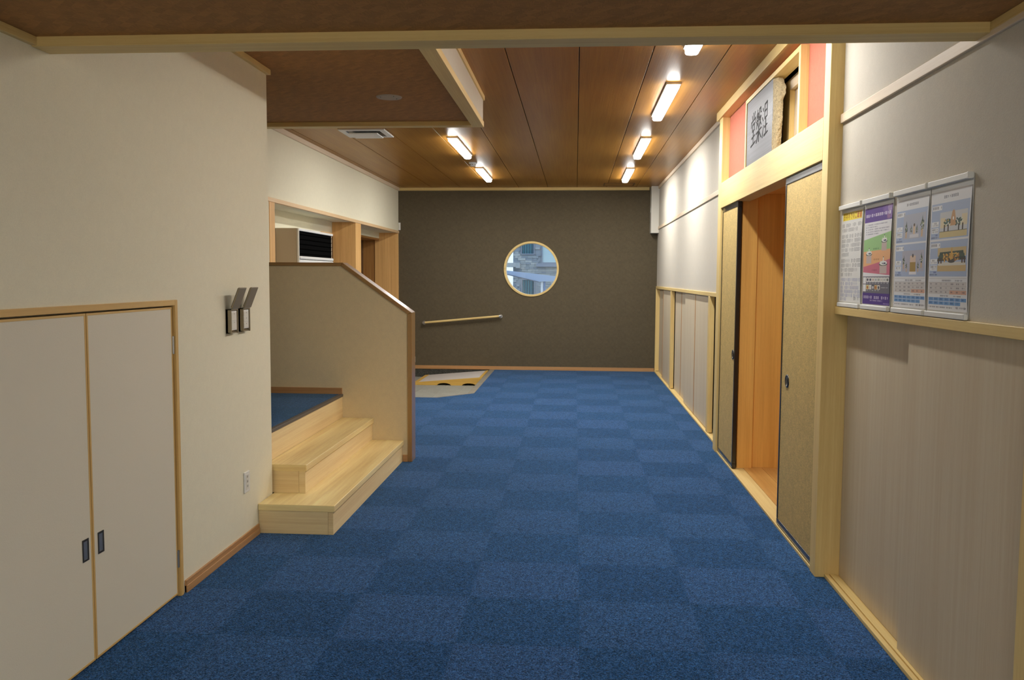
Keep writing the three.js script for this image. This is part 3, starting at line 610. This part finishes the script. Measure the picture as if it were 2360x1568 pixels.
// ---------------------------------------------------------------- things on the walls
{
  const r = thing('handrail', 'slanting wooden handrail on the dark end wall', 'handrail');
  const a = [-2.38, 0.737, ZB + 0.06], b = [-1.185, 0.85, ZB + 0.06];
  obj('bar', cyl(a, b, 0.017, 0.017, 20, 'x'), M.hinoki, r);
  for (const [p, s] of [[a, -1], [b, 1]]) {
    const dx = s * 0.012;
    obj('bracket', [cyl([p[0] - s * 0.01, p[1], p[2]], [p[0] + s * 0.022, p[1] + s * 0.003, p[2]], 0.021, 0.021, 18, 'x'), cyl([p[0] + dx, p[1], p[2] + 0.01], [p[0] + dx, p[1] - 0.004, ZB + 0.006], 0.012, 0.014, 14, 'z'), cyl([p[0] + dx, p[1] - 0.004, ZB + 0.007], [p[0] + dx, p[1] - 0.004, ZB], 0.03, 0.03, 20, 'z')], M.steel, r);
  }
  const d = thing('duct_cover', 'white box hanging from the ceiling in the far right corner', 'box');
  obj('cover', B(1.135, 1.2545, 2.146, CE, ZB + 0.001, ZB + 0.2, 'y', 0.004), M.offwhite, d);
  obj('button', B(1.131, 1.136, 2.46, 2.53, ZB + 0.08, ZB + 0.12, 'y', 0.001), M.white, d);

  const box = (name, label, x0, x1, y0, y1) => {
    const o = thing(name, label, 'socket');
    obj('plate', B(x0, x1, y0, y1, ZB, ZB + 0.02, 'x', 0.003), M.white, o);
    obj('cover', B(x0 + 0.006, x1 - 0.006, y0 + 0.02, y1 - 0.02, ZB + 0.0195, ZB + 0.024, 'x', 0.002), M.offwhite, o);
  };
  box('wall_sensor', 'small white sensor high in the far left corner', -2.797, -2.765, 2.195, 2.31);
  box('wall_outlet', 'white outlet low on the dark wall behind the partition post', -2.61, -2.535, 0.1, 0.195);

  const o = thing('wall_outlet', 'white triple outlet plate on the cream wall beside the steps', 'outlet');
  obj('plate', B(XL, XL + 0.007, 0.282, 0.396, -4.562, -4.488, 'y', 0.003), M.white, o);
  obj('insert', B(XL + 0.0065, XL + 0.0085, 0.298, 0.38, -4.546, -4.504, 'y', 0.001), M.offwhite, o);
  for (const y of [0.31, 0.336, 0.362]) for (const z of [-4.531, -4.519]) obj('slot', B(XL + 0.008, XL + 0.0089, y, y + 0.012, z - 0.0015, z + 0.0015, 'y', 0), M.darksteel, o);

  // two switch boxes whose lids stand open
  const sw = (z0, z1, label, marks) => {
    const s = thing('switch_box', label, 'switch'), x0 = XL, x1 = XL + 0.03, y0 = 1.168, y1 = 1.294, e = 0.006;
    obj('body', [B(x0, x1, y0, y1, z1 - e, z1, 'y', 0.001), B(x0, x1, y0, y1, z0, z0 + e, 'y', 0.001), B(x0, x1, y1 - e, y1, z0, z1, 'y', 0.001), B(x0, x1 - 0.008, y0, y0 + e, z0, z1, 'y', 0.001), B(x0, x0 + 0.012, y0, y1, z0, z1, 'y', 0)], M.bronze, s);
    obj('switch_plate', B(x0 + 0.012, x1 - 0.006, y0 + 0.016, y1 - 0.01, z0 + 0.009, z1 - 0.009, 'y', 0.001), M.white, s);
    const zc = (z0 + z1) / 2;
    for (let i = 0; i < marks; i++) { const ya = y0 + 0.022 + i * (0.088 / marks), yb = ya + 0.088 / marks - 0.003; obj('rocker', B(x1 - 0.0065, x1 - 0.003, ya, yb, z0 + 0.016, z1 - 0.016, 'y', 0.001), M.offwhite, s); obj('indicator', B(x1 - 0.0032, x1 - 0.002, yb - 0.008, yb - 0.005, zc - 0.002, zc + 0.002, 'y', 0), M.darksteel, s); }
    // lid hinged along the upper edge, leaning out from the wall
    const ang = Math.atan2(0.042, 0.107), g = B(-0.004, 0.004, 0, 0.117, z0, z1, 'y', 0.002), k = B(-0.009, -0.004, 0.006, 0.111, z0 + 0.008, z1 - 0.008, 'y', 0.001);
    for (const q of [g, k]) q.rotateZ(-ang).translate(x1 + 0.002, y1 + 0.002, 0);
    obj('lid', g, M.bronze, s); obj('lid_lining', k, M.darksteel, s);
    obj('hinge', cyl([x1, y1 + 0.002, z0 + 0.012], [x1, y1 + 0.002, z1 - 0.012], 0.004, 0.004, 12, 'z'), M.steel, s);
  };
  sw(-4.384, -4.289, 'open bronze switch box nearer to the closet', 2);
  sw(-4.549, -4.452, 'open bronze switch box nearer to the wall corner', 3);
}
// ---------------------------------------------------------------- floor-standing air conditioner in the first bay
{
  const a = thing('air_conditioner', 'beige floor standing air conditioner with black grille in the first bay', 'air conditioner');
  const x0 = -3.098, x1 = -2.852, z0 = -10.01, z1 = -8.73, top = 1.958;
  const shell = std({ color: 0xb8a78c, roughness: 0.55 });
  obj('side_panel', B(x0, x1 - 0.02, 0.001, top, z1 - 0.02, z1, 'y', 0.004), shell, a);
  obj('side_panel', B(x0, x1 - 0.02, 0.001, top, z0, z0 + 0.02, 'y', 0.004), shell, a);
  obj('corner_strip', B(x1 - 0.02, x1, 0.001, top, z1 - 0.022, z1, 'y', 0.004), M.offwhite, a);
  obj('top_panel', B(x0, x1, top - 0.026, top, z0 + 0.021, z1 - 0.023, 'z', 0.004), M.white, a);
  const g = obj('grille', B(x1 - 0.05, x1 - 0.022, 1.672, 1.931, z0 + 0.021, z1 - 0.023, 'z', 0), M.grille, a);
  for (let i = 0; i < 5; i++) obj('louvre', B(x1 - 0.03, x1 - 0.006, 1.70 + i * 0.05, 1.703 + i * 0.05, z0 + 0.021, z1 - 0.023, 'z', 0.001), M.grille, g);
  obj('front_panel', B(x1 - 0.03, x1 + 0.004, 0.25, 1.635, z0 + 0.021, z1 - 0.023, 'y', 0.006), M.white, a);
  obj('flap', B(x1 - 0.03, x1 + 0.01, 1.64, 1.672, z0 + 0.03, z1 - 0.023, 'z', 0.012), M.white, a);
  obj('plinth', B(x0, x1 - 0.01, 0.001, 0.25, z0 + 0.021, z1 - 0.023, 'z', 0.003), shell, a);
  obj('body', B(x0, x1 - 0.05, 0.251, 1.931, z0 + 0.021, z1 - 0.023, 'z', 0), M.black, a);
}
// ---------------------------------------------------------------- writing
const GLYPH = {
  netsu: '12,10 24,20|6,36 18,46|6,92 26,62|45,6 45,46|45,6 85,6 85,46|45,26 84,26|45,46 85,46|64,52 64,92|44,70 86,70|36,93 96,93',
  han: '26,2 18,12|14,14 14,40 8,54|14,14 40,14 40,54|4,34 48,34|26,20 28,26|26,42 28,48|58,6 56,22 50,28|58,6 82,6 82,20 94,22|54,32 86,32 68,50 50,58|60,36 92,58|4,68 96,68|50,58 50,100|48,70 8,96|52,70 94,96',
  dou: '50,2 50,20|24,6 32,18|78,4 68,18|10,24 8,38|10,24 92,24 86,38|32,36 32,56|32,36 70,36 70,56|32,55 70,55|50,58 50,96|22,74 80,74|6,96 96,96',
  kichi: '50,2 50,40|10,16 90,16|22,40 78,40|26,56 26,96|26,56 74,56 74,96|26,92 74,92',
  shou: '20,2 26,12|6,22 36,22 6,60|22,44 22,98|26,50 38,62|56,4 62,16|86,4 78,16|48,24 94,24|52,44 90,44|44,66 98,66|71,24 71,98',
  ji: '50,2 50,36|22,16 78,16|6,36 94,36|8,58 92,58|66,44 66,92 54,96|26,68 36,80',
  de: '10,20 86,16 56,34 44,60 56,84 74,90|72,34 78,46|86,28 92,40',
  no: '52,16 44,56 24,78 12,60 20,34 48,16 78,24 88,52 74,82 58,90',
  go: '24,20 70,20 60,30|20,62 22,82 48,90 84,84|78,6 84,16|90,2 96,12',
  sou: '6,14 94,14|32,4 32,24|68,4 68,24|8,32 92,32|30,34 10,62|24,44 42,44 34,60 12,72|58,34 58,66 84,66|82,42 60,52|6,80 94,80|32,70 32,98|68,70 68,98',
  gi: '24,4 6,40|16,30 16,98|46,4 52,14|84,4 76,14|38,20 94,20|42,32 90,32|34,44 98,44|66,20 66,44|56,50 40,58|36,68 98,68|50,54 50,94 42,92|36,86 62,78|70,50 76,80 98,98|90,74 64,98|84,52 92,60',
};
function glyph(c, name, x, y, w, h, color, lw, brush = 0) {
  c.strokeStyle = color; c.lineCap = c.lineJoin = 'round';
  for (const s of GLYPH[name].split('|')) {
    const p = s.split(' ').map((q) => q.split(',').map(Number)).map(([a, b]) => [x + a / 100 * w + brush * b * 0.0, y + b / 100 * h - brush * a / 100 * h]);
    for (let pass = 0; pass < (brush ? 2 : 1); pass++) {
      c.lineWidth = pass ? lw * 0.75 : lw; c.beginPath();
      c.moveTo(p[0][0] + pass * lw * 0.25, p[0][1]); for (let i = 1; i < p.length; i++) c.lineTo(p[i][0], p[i][1] + pass * lw * 0.2);
      c.stroke();
    }
  }
}
const KANA = Object.keys(GLYPH);
// a line of small printed characters, too small in the photograph to read
function textLine(c, x, y, n, size, color, lw, gaps = []) {
  for (let i = 0; i < n; i++) {
    if (gaps.includes(i)) continue;
    const q = rnd() * 3 | 0, X = x + i * size * 1.06, s = size * 0.9;
    c.strokeStyle = color; c.lineWidth = lw; c.beginPath();
    const r = () => rnd();
    if (q < 2) { for (let k = 0; k < 3; k++) { const yy = y + s * (0.1 + 0.4 * k); c.moveTo(X + s * 0.08 * r(), yy); c.lineTo(X + s * (0.75 + 0.2 * r()), yy); } for (let k = 0; k < 2; k++) { const xx = X + s * (0.2 + 0.5 * k + 0.1 * r()); c.moveTo(xx, y + s * 0.05 * r()); c.lineTo(xx, y + s * 0.95); } }
    else { c.moveTo(X + s * 0.2, y + s * 0.2); c.quadraticCurveTo(X + s * 0.9, y + s * 0.3, X + s * 0.3, y + s * 0.8); c.moveTo(X + s * 0.4, y + s * 0.05); c.lineTo(X + s * 0.45, y + s * 0.95); }
    c.stroke();
  }
}
const canvas = (w, h, bg) => { const k = document.createElement('canvas'); k.width = w; k.height = h; const c = k.getContext('2d'); c.fillStyle = bg; c.fillRect(0, 0, w, h); return [k, c]; };
const canvasTex = (k) => { const t = new THREE.CanvasTexture(k); t.colorSpace = THREE.SRGBColorSpace; return t; };
const rect = (c, col, x, y, w, h) => { c.fillStyle = col; c.fillRect(x, y, w, h); };
const poly = (c, col, p) => { c.fillStyle = col; c.beginPath(); c.moveTo(p[0], p[1]); for (let i = 2; i < p.length; i += 2) c.lineTo(p[i], p[i + 1]); c.fill(); };
const oval = (c, col, x, y, a, b) => { c.fillStyle = col; c.beginPath(); c.ellipse(x, y, a, b, 0, 0, 7); c.fill(); };

function printNotice() {                       // hand-lettered notice with a yellow heading
  const [k, c] = canvas(512, 720, '#e4e4e2');
  rect(c, '#f2dc4a', 40, 12, 456, 62);
  ['kichi', 'shou', 'ji', 'de', 'no', 'go', 'sou', 'gi'].forEach((g, i) => glyph(c, g, 52 + i * 55, 18, 46, 50, i > 5 ? '#b5452f' : '#a4671e', 5));
  let y = 100; const rows = [[15, [2, 7, 11]], [12, []], 0, [15, [5, 9]], [15, [9]], [15, [6]], [15, [5]], [6, []], 0, [15, [7]], [15, [8]], [13, []], [9, [2]]];
  for (const r of rows) { if (r) textLine(c, 30, y, r[0], 30, '#55555c', 2.4, r[1]); y += r ? 36 : 14; }
  y += 6; for (const [n, g] of [[16, []], [14, [3]], [15, [2]], [16, [2]], [16, [10]], [5, []]]) { textLine(c, 30, y, n, 28, '#5560a4', 2.2, g); y += 31; }
  textLine(c, 360, 676, 4, 28, '#33333a', 3, [2]);
  return canvasTex(k);
}
function printPurple() {                       // purple sheet with three coloured bands of flower arrangements
  const [k, c] = canvas(512, 760, '#e6e6ea');
  rect(c, '#5b3a94', 0, 0, 512, 150);
  for (const [x, y, r, q] of [[430, 50, 70, '#8c6fb2'], [480, 90, 60, '#a58abc'], [380, 30, 46, '#7752a6'], [470, 30, 44, '#b79cc4'], [450, 120, 30, '#a3709a']]) { c.globalAlpha = 0.6; oval(c, q, x, y, r, r * 0.8); } c.globalAlpha = 1;
  textLine(c, 24, 66, 13, 34, '#f4f0fa', 5); 
  for (let i = 0; i < 5; i++) textLine(c, 30, 172 + i * 24, [30, 16, 32, 32, 18][i], 13, '#5c5a78', 1.6, [2, 11]);
  poly(c, '#9ccb88', [0, 330, 512, 268, 512, 452, 0, 452]);
  poly(c, '#eab07c', [0, 452, 512, 440, 512, 560, 0, 622]);
  poly(c, '#cf6f86', [0, 612, 512, 540, 512, 700, 0, 668]);
  poly(c, '#e6e6ea', [0, 668, 300, 700, 0, 704]);
  for (const [x, y, s] of [[396, 330, 1], [110, 452, 1.1], [390, 560, 1.4]]) {
    rect(c, '#c7b5b0', x - 46 * s, y + 40, 92 * s, 84); oval(c, '#5d6a58', x, y + 32, 56 * s, 14); oval(c, '#e8e8e6', x, y + 18, 48 * s, 22);
    oval(c, '#39405e', x + 12, y + 22, 26 * s, 8); rect(c, '#e9ece8', x - 7, y - 30 * s, 14, 48 * s); oval(c, '#4a4c4a', x, y - 30 * s, 8, 5); c.globalAlpha = 0.7; rect(c, '#f4f6f2', x - 40 * s, y - 10, 6, 40); rect(c, '#f4f6f2', x + 34 * s, y - 10, 6, 40); c.globalAlpha = 1;
  }
  c.globalAlpha = 0.85; textLine(c, 190, 420, 6, 18, '#3e6a3a', 2.4); textLine(c, 200, 530, 6, 18, '#8a5428', 2.4); textLine(c, 170, 640, 6, 18, '#7a2f48', 2.4); c.globalAlpha = 1;
  rect(c, '#6d6c78', 0, 704, 512, 0); 
  const [k2, c2] = canvas(512, 1000, '#e6e6ea'); c2.drawImage(k, 0, 0);
  rect(c2, '#6d6c78', 0, 712, 512, 172);
  rect(c2, '#e9e9ea', 6, 720, 58, 68); rect(c2, '#e9e9ea', 6, 796, 58, 74);
  for (let i = 0; i < 8; i++) { rect(c2, '#eceae6', 72 + i * 54, 722, 50, 48); oval(c2, ['#2b2b44', '#2c3550', '#c9b4ac', '#b7bcc0', '#a9b0a8', '#d8d0c8', '#c4c4c4', '#77776f'][i], 97 + i * 54, 746, 16, 14); textLine(c2, 78 + i * 54, 776, 3, 10, '#eeeef2', 1.6); }
  for (let i = 0; i < 5; i++) { rect(c2, ['#e8d98a', '#ebe7e2', '#4b4e58', '#d8b878', '#e2dcd0'][i], 72 + i * 54, 800, 50, 46); oval(c2, ['#b2552e', '#cfc8c0', '#e8e8e8', '#b06030', '#3c4256'][i], 97 + i * 54, 826, 14, 16); textLine(c2, 78 + i * 54, 852, 3, 10, '#eeeef2', 1.6); }
  textLine(c2, 360, 820, 11, 11, '#dcdce4', 1.4);
  rect(c2, '#4c2d88', 0, 884, 512, 116);
  textLine(c2, 22, 914, 14, 32, '#efe9f8', 4, [5, 9]); textLine(c2, 150, 954, 16, 14, '#e6dcf2', 1.8); textLine(c2, 400, 980, 9, 11, '#d8ccec', 1.4);
  return canvasTex(k2);
}
function printAltar(which) {                   // two pale blue pictures of altars above a price table
  const [k, c] = canvas(512, 840, '#e3e4e8');
  textLine(c, 170, 34, 8, 22, '#3c3c4a', 3);
  const flowers = (x, y, s, wood) => { if (wood) rect(c, '#cfae84', x - 10 * s, y, 20 * s, 50 * s); for (let i = 0; i < 26; i++) { const a = rnd() * 6.3, r = Math.sqrt(rnd()) * 26 * s; oval(c, ['#27402c', '#35553a', '#1e3326', '#d8d6bc', '#6f7f52'][rnd() * 5 | 0], x + Math.cos(a) * r * 0.75, y - 24 * s + Math.sin(a) * r * 1.25, 6 * s, 5 * s); } poly(c, '#2c4632', [x - 8 * s, y - 40 * s, x, y - 84 * s, x + 8 * s, y - 40 * s]); };
  const panel = (y, h) => {
    rect(c, '#a9b9d6', 12, y, 488, h); rect(c, '#e9eaee', 20, y + 14, 130, 34); textLine(c, 26, y + 20, 6, 20, '#43434e', 2.6, [4]);
    rect(c, '#eceef2', 20, y + h * 0.5, 96, h * 0.15); rect(c, '#eceef2', 20, y + h * 0.68, 96, h * 0.15); textLine(c, 44, y + h * 0.52, 3, 14, '#55555f', 1.8); textLine(c, 30, y + h * 0.58, 6, 13, '#8a8a92', 1.6); textLine(c, 28, y + h * 0.70, 6, 13, '#4a4a58', 2); textLine(c, 30, y + h * 0.76, 6, 13, '#8a8a92', 1.6);
    textLine(c, 70, y + h * 0.86, 3, 12, '#36459a', 2); textLine(c, 14, y + h * 0.93, 9, 11, '#3c4a78', 1.8);
  };
  panel(84, 252); panel(350, 250);
  if (which === 0) {
    rect(c, '#b4b8c8', 130, 120, 350, 190); flowers(180, 250, 1, 1); flowers(430, 240, 1.2, 1); flowers(260, 260, 0.7); flowers(350, 260, 0.7); rect(c, '#d9c2a6', 290, 200, 34, 80); oval(c, '#4a4140', 307, 206, 12, 12); rect(c, '#d6d6de', 240, 276, 140, 26);
    rect(c, '#b4b4c4', 130, 400, 350, 160); flowers(160, 500, 0.8, 1); flowers(440, 490, 0.9, 1); flowers(205, 535, 0.6, 1); flowers(390, 535, 0.6, 1); rect(c, '#dcc2ae', 262, 440, 90, 60); rect(c, '#a9893c', 262, 490, 90, 74); oval(c, '#4a4140', 306, 440, 12, 14); rect(c, '#e6e4ea', 250, 562, 116, 22);
  } else {
    rect(c, '#cfd0d2', 130, 150, 350, 150); rect(c, '#d6c48c', 130, 288, 350, 40); rect(c, '#6b6652', 130, 284, 350, 4); rect(c, '#e0d2b0', 140, 190, 60, 70); rect(c, '#e0d2b0', 410, 180, 66, 74); poly(c, '#c99a68', [260, 250, 290, 150, 305, 140, 320, 150, 350, 250]); oval(c, '#f4f2ee', 305, 200, 8, 12);
    for (let i = 0; i < 60; i++) oval(c, ['#2c4a3c', '#1f3a30', '#3d6450', '#e0e0c8', '#d0b060'][rnd() * 5 | 0], 190 + (rnd() < 0.5 ? 0 : 150) + rnd() * 80, 206 + rnd() * 44, 9, 7);
    for (const x of [186, 236, 370, 418]) rect(c, '#3c2f20', x, 240, 16, 46);
    rect(c, '#cdb684', 120, 400, 366, 60); rect(c, '#cdb27c', 120, 520, 366, 44); rect(c, '#d9d4c8', 130, 500, 350, 24);
    for (let r = 0; r < 3; r++) poly(c, ['#2e4230', '#3a4f36', '#28382a'][r], [150 - r * 14, 430 + r * 20, 450 + r * 14, 424 + r * 20, 456 + r * 14, 446 + r * 20, 144 - r * 14, 452 + r * 20]);
    for (let i = 0; i < 70; i++) oval(c, ['#d8a23c', '#c98a2c', '#e0b65c', '#8c5a24'][rnd() * 4 | 0], 200 + rnd() * 200, 440 + rnd() * 54, 8, 7); poly(c, '#d8a646', [285, 480, 300, 410, 305, 396, 312, 410, 326, 480]);
    for (const x of [126, 160, 430, 460]) rect(c, '#4a301c', x, 474, 18, 34); oval(c, '#3c3834', 305, 496, 44, 10);
  }
  textLine(c, 190, 622, 9, 13, '#55555f', 1.8); textLine(c, 360, 624, 8, 11, '#55555f', 1.6);
  rect(c, '#b7b4b4', 12, 612, 488, 2);
  for (let r = 0; r < 3; r++) { rect(c, '#d0cccb', 12, 640 + r * 28, 488, 27); for (let i = 0; i < 7; i++) { if (r === 2 && i > 3) rect(c, '#d9ab94', 12 + i * 70, 640 + r * 28, 68, 27); textLine(c, 26 + i * 70, 648 + r * 28, 2 + (rnd() * 2 | 0), 11, '#5a5560', 1.8); } rect(c, '#a7a4a4', 12, 639 + r * 28, 488, 1.5); }
  textLine(c, 170, 730, 9, 11, '#55555f', 1.6); textLine(c, 340, 732, 10, 9, '#55555f', 1.4);
  for (let r = 0; r < 2; r++) for (let i = 0; i < (r ? 6 : 7); i++) { rect(c, '#6f9ed2', 12 + i * 70, 748 + r * 27, 67, 24); textLine(c, 26 + i * 70, 754 + r * 27, 3, 11, '#2c4f8c', 1.8); }
  textLine(c, 12, 812, 30, 10, '#5c5c66', 1.6, [9, 22]); textLine(c, 370, 808, 9, 14, '#30303a', 2.6, [2]);
  return canvasTex(k);
}
// ---------------------------------------------------------------- posters in clear holders on the ledge
{
  const clear = phys({ color: 0xe2e2de, roughness: 0.3, transmission: 0.25, thickness: 0 });
  const poster = (z0, z1, map, label, back, top) => {
    const p = thing('poster', label, 'poster', 'posters in white rail holders'), x = 1.2525, ya = 1.3365, yb = 1.8085;
    obj('holder_sheet', B(x, x + 0.0015, ya + 0.004, yb - 0.004, z0, z1, 'y', 0), clear, p);
    obj('top_rail', B(x - 0.016, x + 0.0016, yb - 0.021, yb, z0 + 0.001, z1 - 0.002, 'z', 0.003), M.white, p);
    obj('bottom_rail', B(x - 0.011, x + 0.0016, ya, ya + 0.019, z0 + 0.001, z1 - 0.002, 'z', 0.003), M.white, p);
    obj('rail_clip', B(x - 0.018, x - 0.002, yb - 0.022, yb + 0.001, z1 - 0.014, z1 - 0.0025, 'z', 0.002), back, p);
    obj('rail_clip', B(x - 0.013, x - 0.002, ya + 0.0005, ya + 0.02, z1 - 0.014, z1 - 0.0025, 'z', 0.002), back, p);
    // the printed sheet hangs with a slight belly
    const W = z1 - z0 - 0.012, y0 = ya + 0.024, y1 = yb - top, g = new THREE.PlaneGeometry(W, y1 - y0, 10, 20);
    const q = g.attributes.position;
    for (let i = 0; i < q.count; i++) { const u = q.getX(i) / W + 0.5, v = (q.getY(i)) / (y1 - y0) + 0.5; q.setXYZ(i, -0.0008 - 0.004 * Math.sin(Math.PI * v) * (0.35 + 0.65 * u), q.getY(i), q.getX(i)); }
    // after the swap u runs towards +z, which is to the right for a viewer facing +x
    g.computeVertexNormals(); g.translate(x, (y0 + y1) / 2, (z0 + z1) / 2);
    obj('printed_sheet', g, std({ map, roughness: 0.55, side: THREE.DoubleSide }), p);
  };
  poster(-4.205, -3.89, printNotice(), 'white handwritten notice with a yellow heading beside the post', M.white, 0.03);
  poster(-3.872, -3.535, printPurple(), 'purple poster with green orange and pink bands', M.offwhite, 0.04);
  poster(-3.503, -3.18, printAltar(0), 'pale blue altar price poster next to the purple poster', M.offwhite, 0.04);
  poster(-3.172, -2.848, printAltar(1), 'pale blue altar price poster nearest to the viewer', M.white, 0.04);
}
// ---------------------------------------------------------------- the plaque in the transom
{
  const p = thing('name_plaque', 'polished grey slab with black brush writing above the sliding doors', 'plaque');
  const [k, c] = canvas(1024, 560, '#6c6c72');
  for (let i = 0; i < 240; i++) { const y = rnd() * 560; c.strokeStyle = rnd() < 0.5 ? 'rgba(122,122,128,0.25)' : 'rgba(90,88,92,0.25)'; c.lineWidth = 1 + rnd() * 3; c.beginPath(); c.moveTo(0, y); c.bezierCurveTo(340, y + rnd() * 30 - 15, 680, y + rnd() * 30 - 15, 1024, y + rnd() * 24 - 12); c.stroke(); }
  const x = 1.208, z0 = -6.33, z1 = -5.53, y0 = 2.2505, y1 = 2.7025;
  const rim = []; // natural right edge of the slab
  for (let i = 0; i <= 14; i++) { const t = i / 14; rim.push([z1 + 0.0 - 0.004 * Math.sin(t * 9), y0 + t * (y1 - y0)]); }
  const outline = [[z0, y1], [z0, y0], ...rim];
  const slab = prism(outline, x, x + 0.035, 'zy', null);
  const P = slab.attributes.position, uv = new Float32Array(P.count * 2);
  for (let i = 0; i < P.count; i++) { uv[2 * i] = (P.getZ(i) - z0) / (z1 - z0); uv[2 * i + 1] = (P.getY(i) - y0) / (y1 - y0); }
  slab.setAttribute('uv', new THREE.BufferAttribute(uv, 2));
  obj('slab', slab, phys({ map: canvasTex(k), roughness: 0.48, specularIntensity: 0.22 }), p);
  // three painted characters, read from right to left, each a slightly raised coat of black
  const ink = std({ color: 0x0a0908, roughness: 0.85 });
  for (const [name, zc, w, wid] of [['netsu', -5.745, 0.172, 0.013], ['han', -5.932, 0.172, 0.0105], ['dou', -6.11, 0.172, 0.012]]) {
    const strokes = [];
    for (const st of GLYPH[name].split('|')) {
      const pts = st.split(' ').map((q) => q.split(',').map(Number)).map(([u, v]) => [zc + (u - 50) / 100 * w, 2.602 - v / 100 * 0.222 + (u - 50) * 0.00022]);
      for (let i = 1; i < pts.length; i++) {
        const [pz, py] = pts[i - 1], [qz, qy] = pts[i], l = Math.hypot(qz - pz, qy - py), nz = -(qy - py) / l * wid / 2, ny = (qz - pz) / l * wid / 2, e = wid * 0.3 / l, thin = i === pts.length - 1 ? 0.55 : 0.9;
        const az = pz - (qz - pz) * e, ay = py - (qy - py) * e, bz = qz + (qz - pz) * e, by = qy + (qy - py) * e;
        strokes.push(prism([[az + nz, ay + ny], [az - nz, ay - ny], [bz - nz * thin, by - ny * thin], [bz + nz * thin, by + ny * thin]], x - 0.0012 - 0.00005 * strokes.length, x + 0.0004, 'zy', 'y'));
      }
    }
    obj('written_character', strokes, ink, p);
  }
  // rough bark-like edge
  const g = new THREE.PlaneGeometry(1, 1, 12, 60), q = g.attributes.position, nA = lattice(8, 9, 901), nB = lattice(16, 30, 902), nC = lattice(32, 64, 903);
  for (let i = 0; i < q.count; i++) {
    const u = q.getX(i) + 0.5, v = q.getY(i) + 0.5, n = (nA(u * 2, v * 6) - 0.5) * 0.022 + (nB(u * 5, v * 21) - 0.5) * 0.011 + (nC(u * 12, v * 55) - 0.5) * 0.006, k1 = Math.min(1, u * 4);
    const wide = 0.03 + 0.05 * Math.min(1, v * 1.5) * Math.min(1, (1 - v) * 9 + 0.35);
    q.setXYZ(i, x + u * u * 0.05 + k1 * n * 0.5, y0 + v * (y1 - y0 - 0.004), z1 - 0.006 + Math.sin(u * Math.PI / 2) * wide + k1 * n);
  }
  g.computeVertexNormals();
  obj('bark_edge', plain(g, 'y'), std({ map: speckle([168, 152, 120], 0.5, 131, 3, 32), roughness: 0.85, side: THREE.DoubleSide }), p);
}
renderer.render(scene, camera);
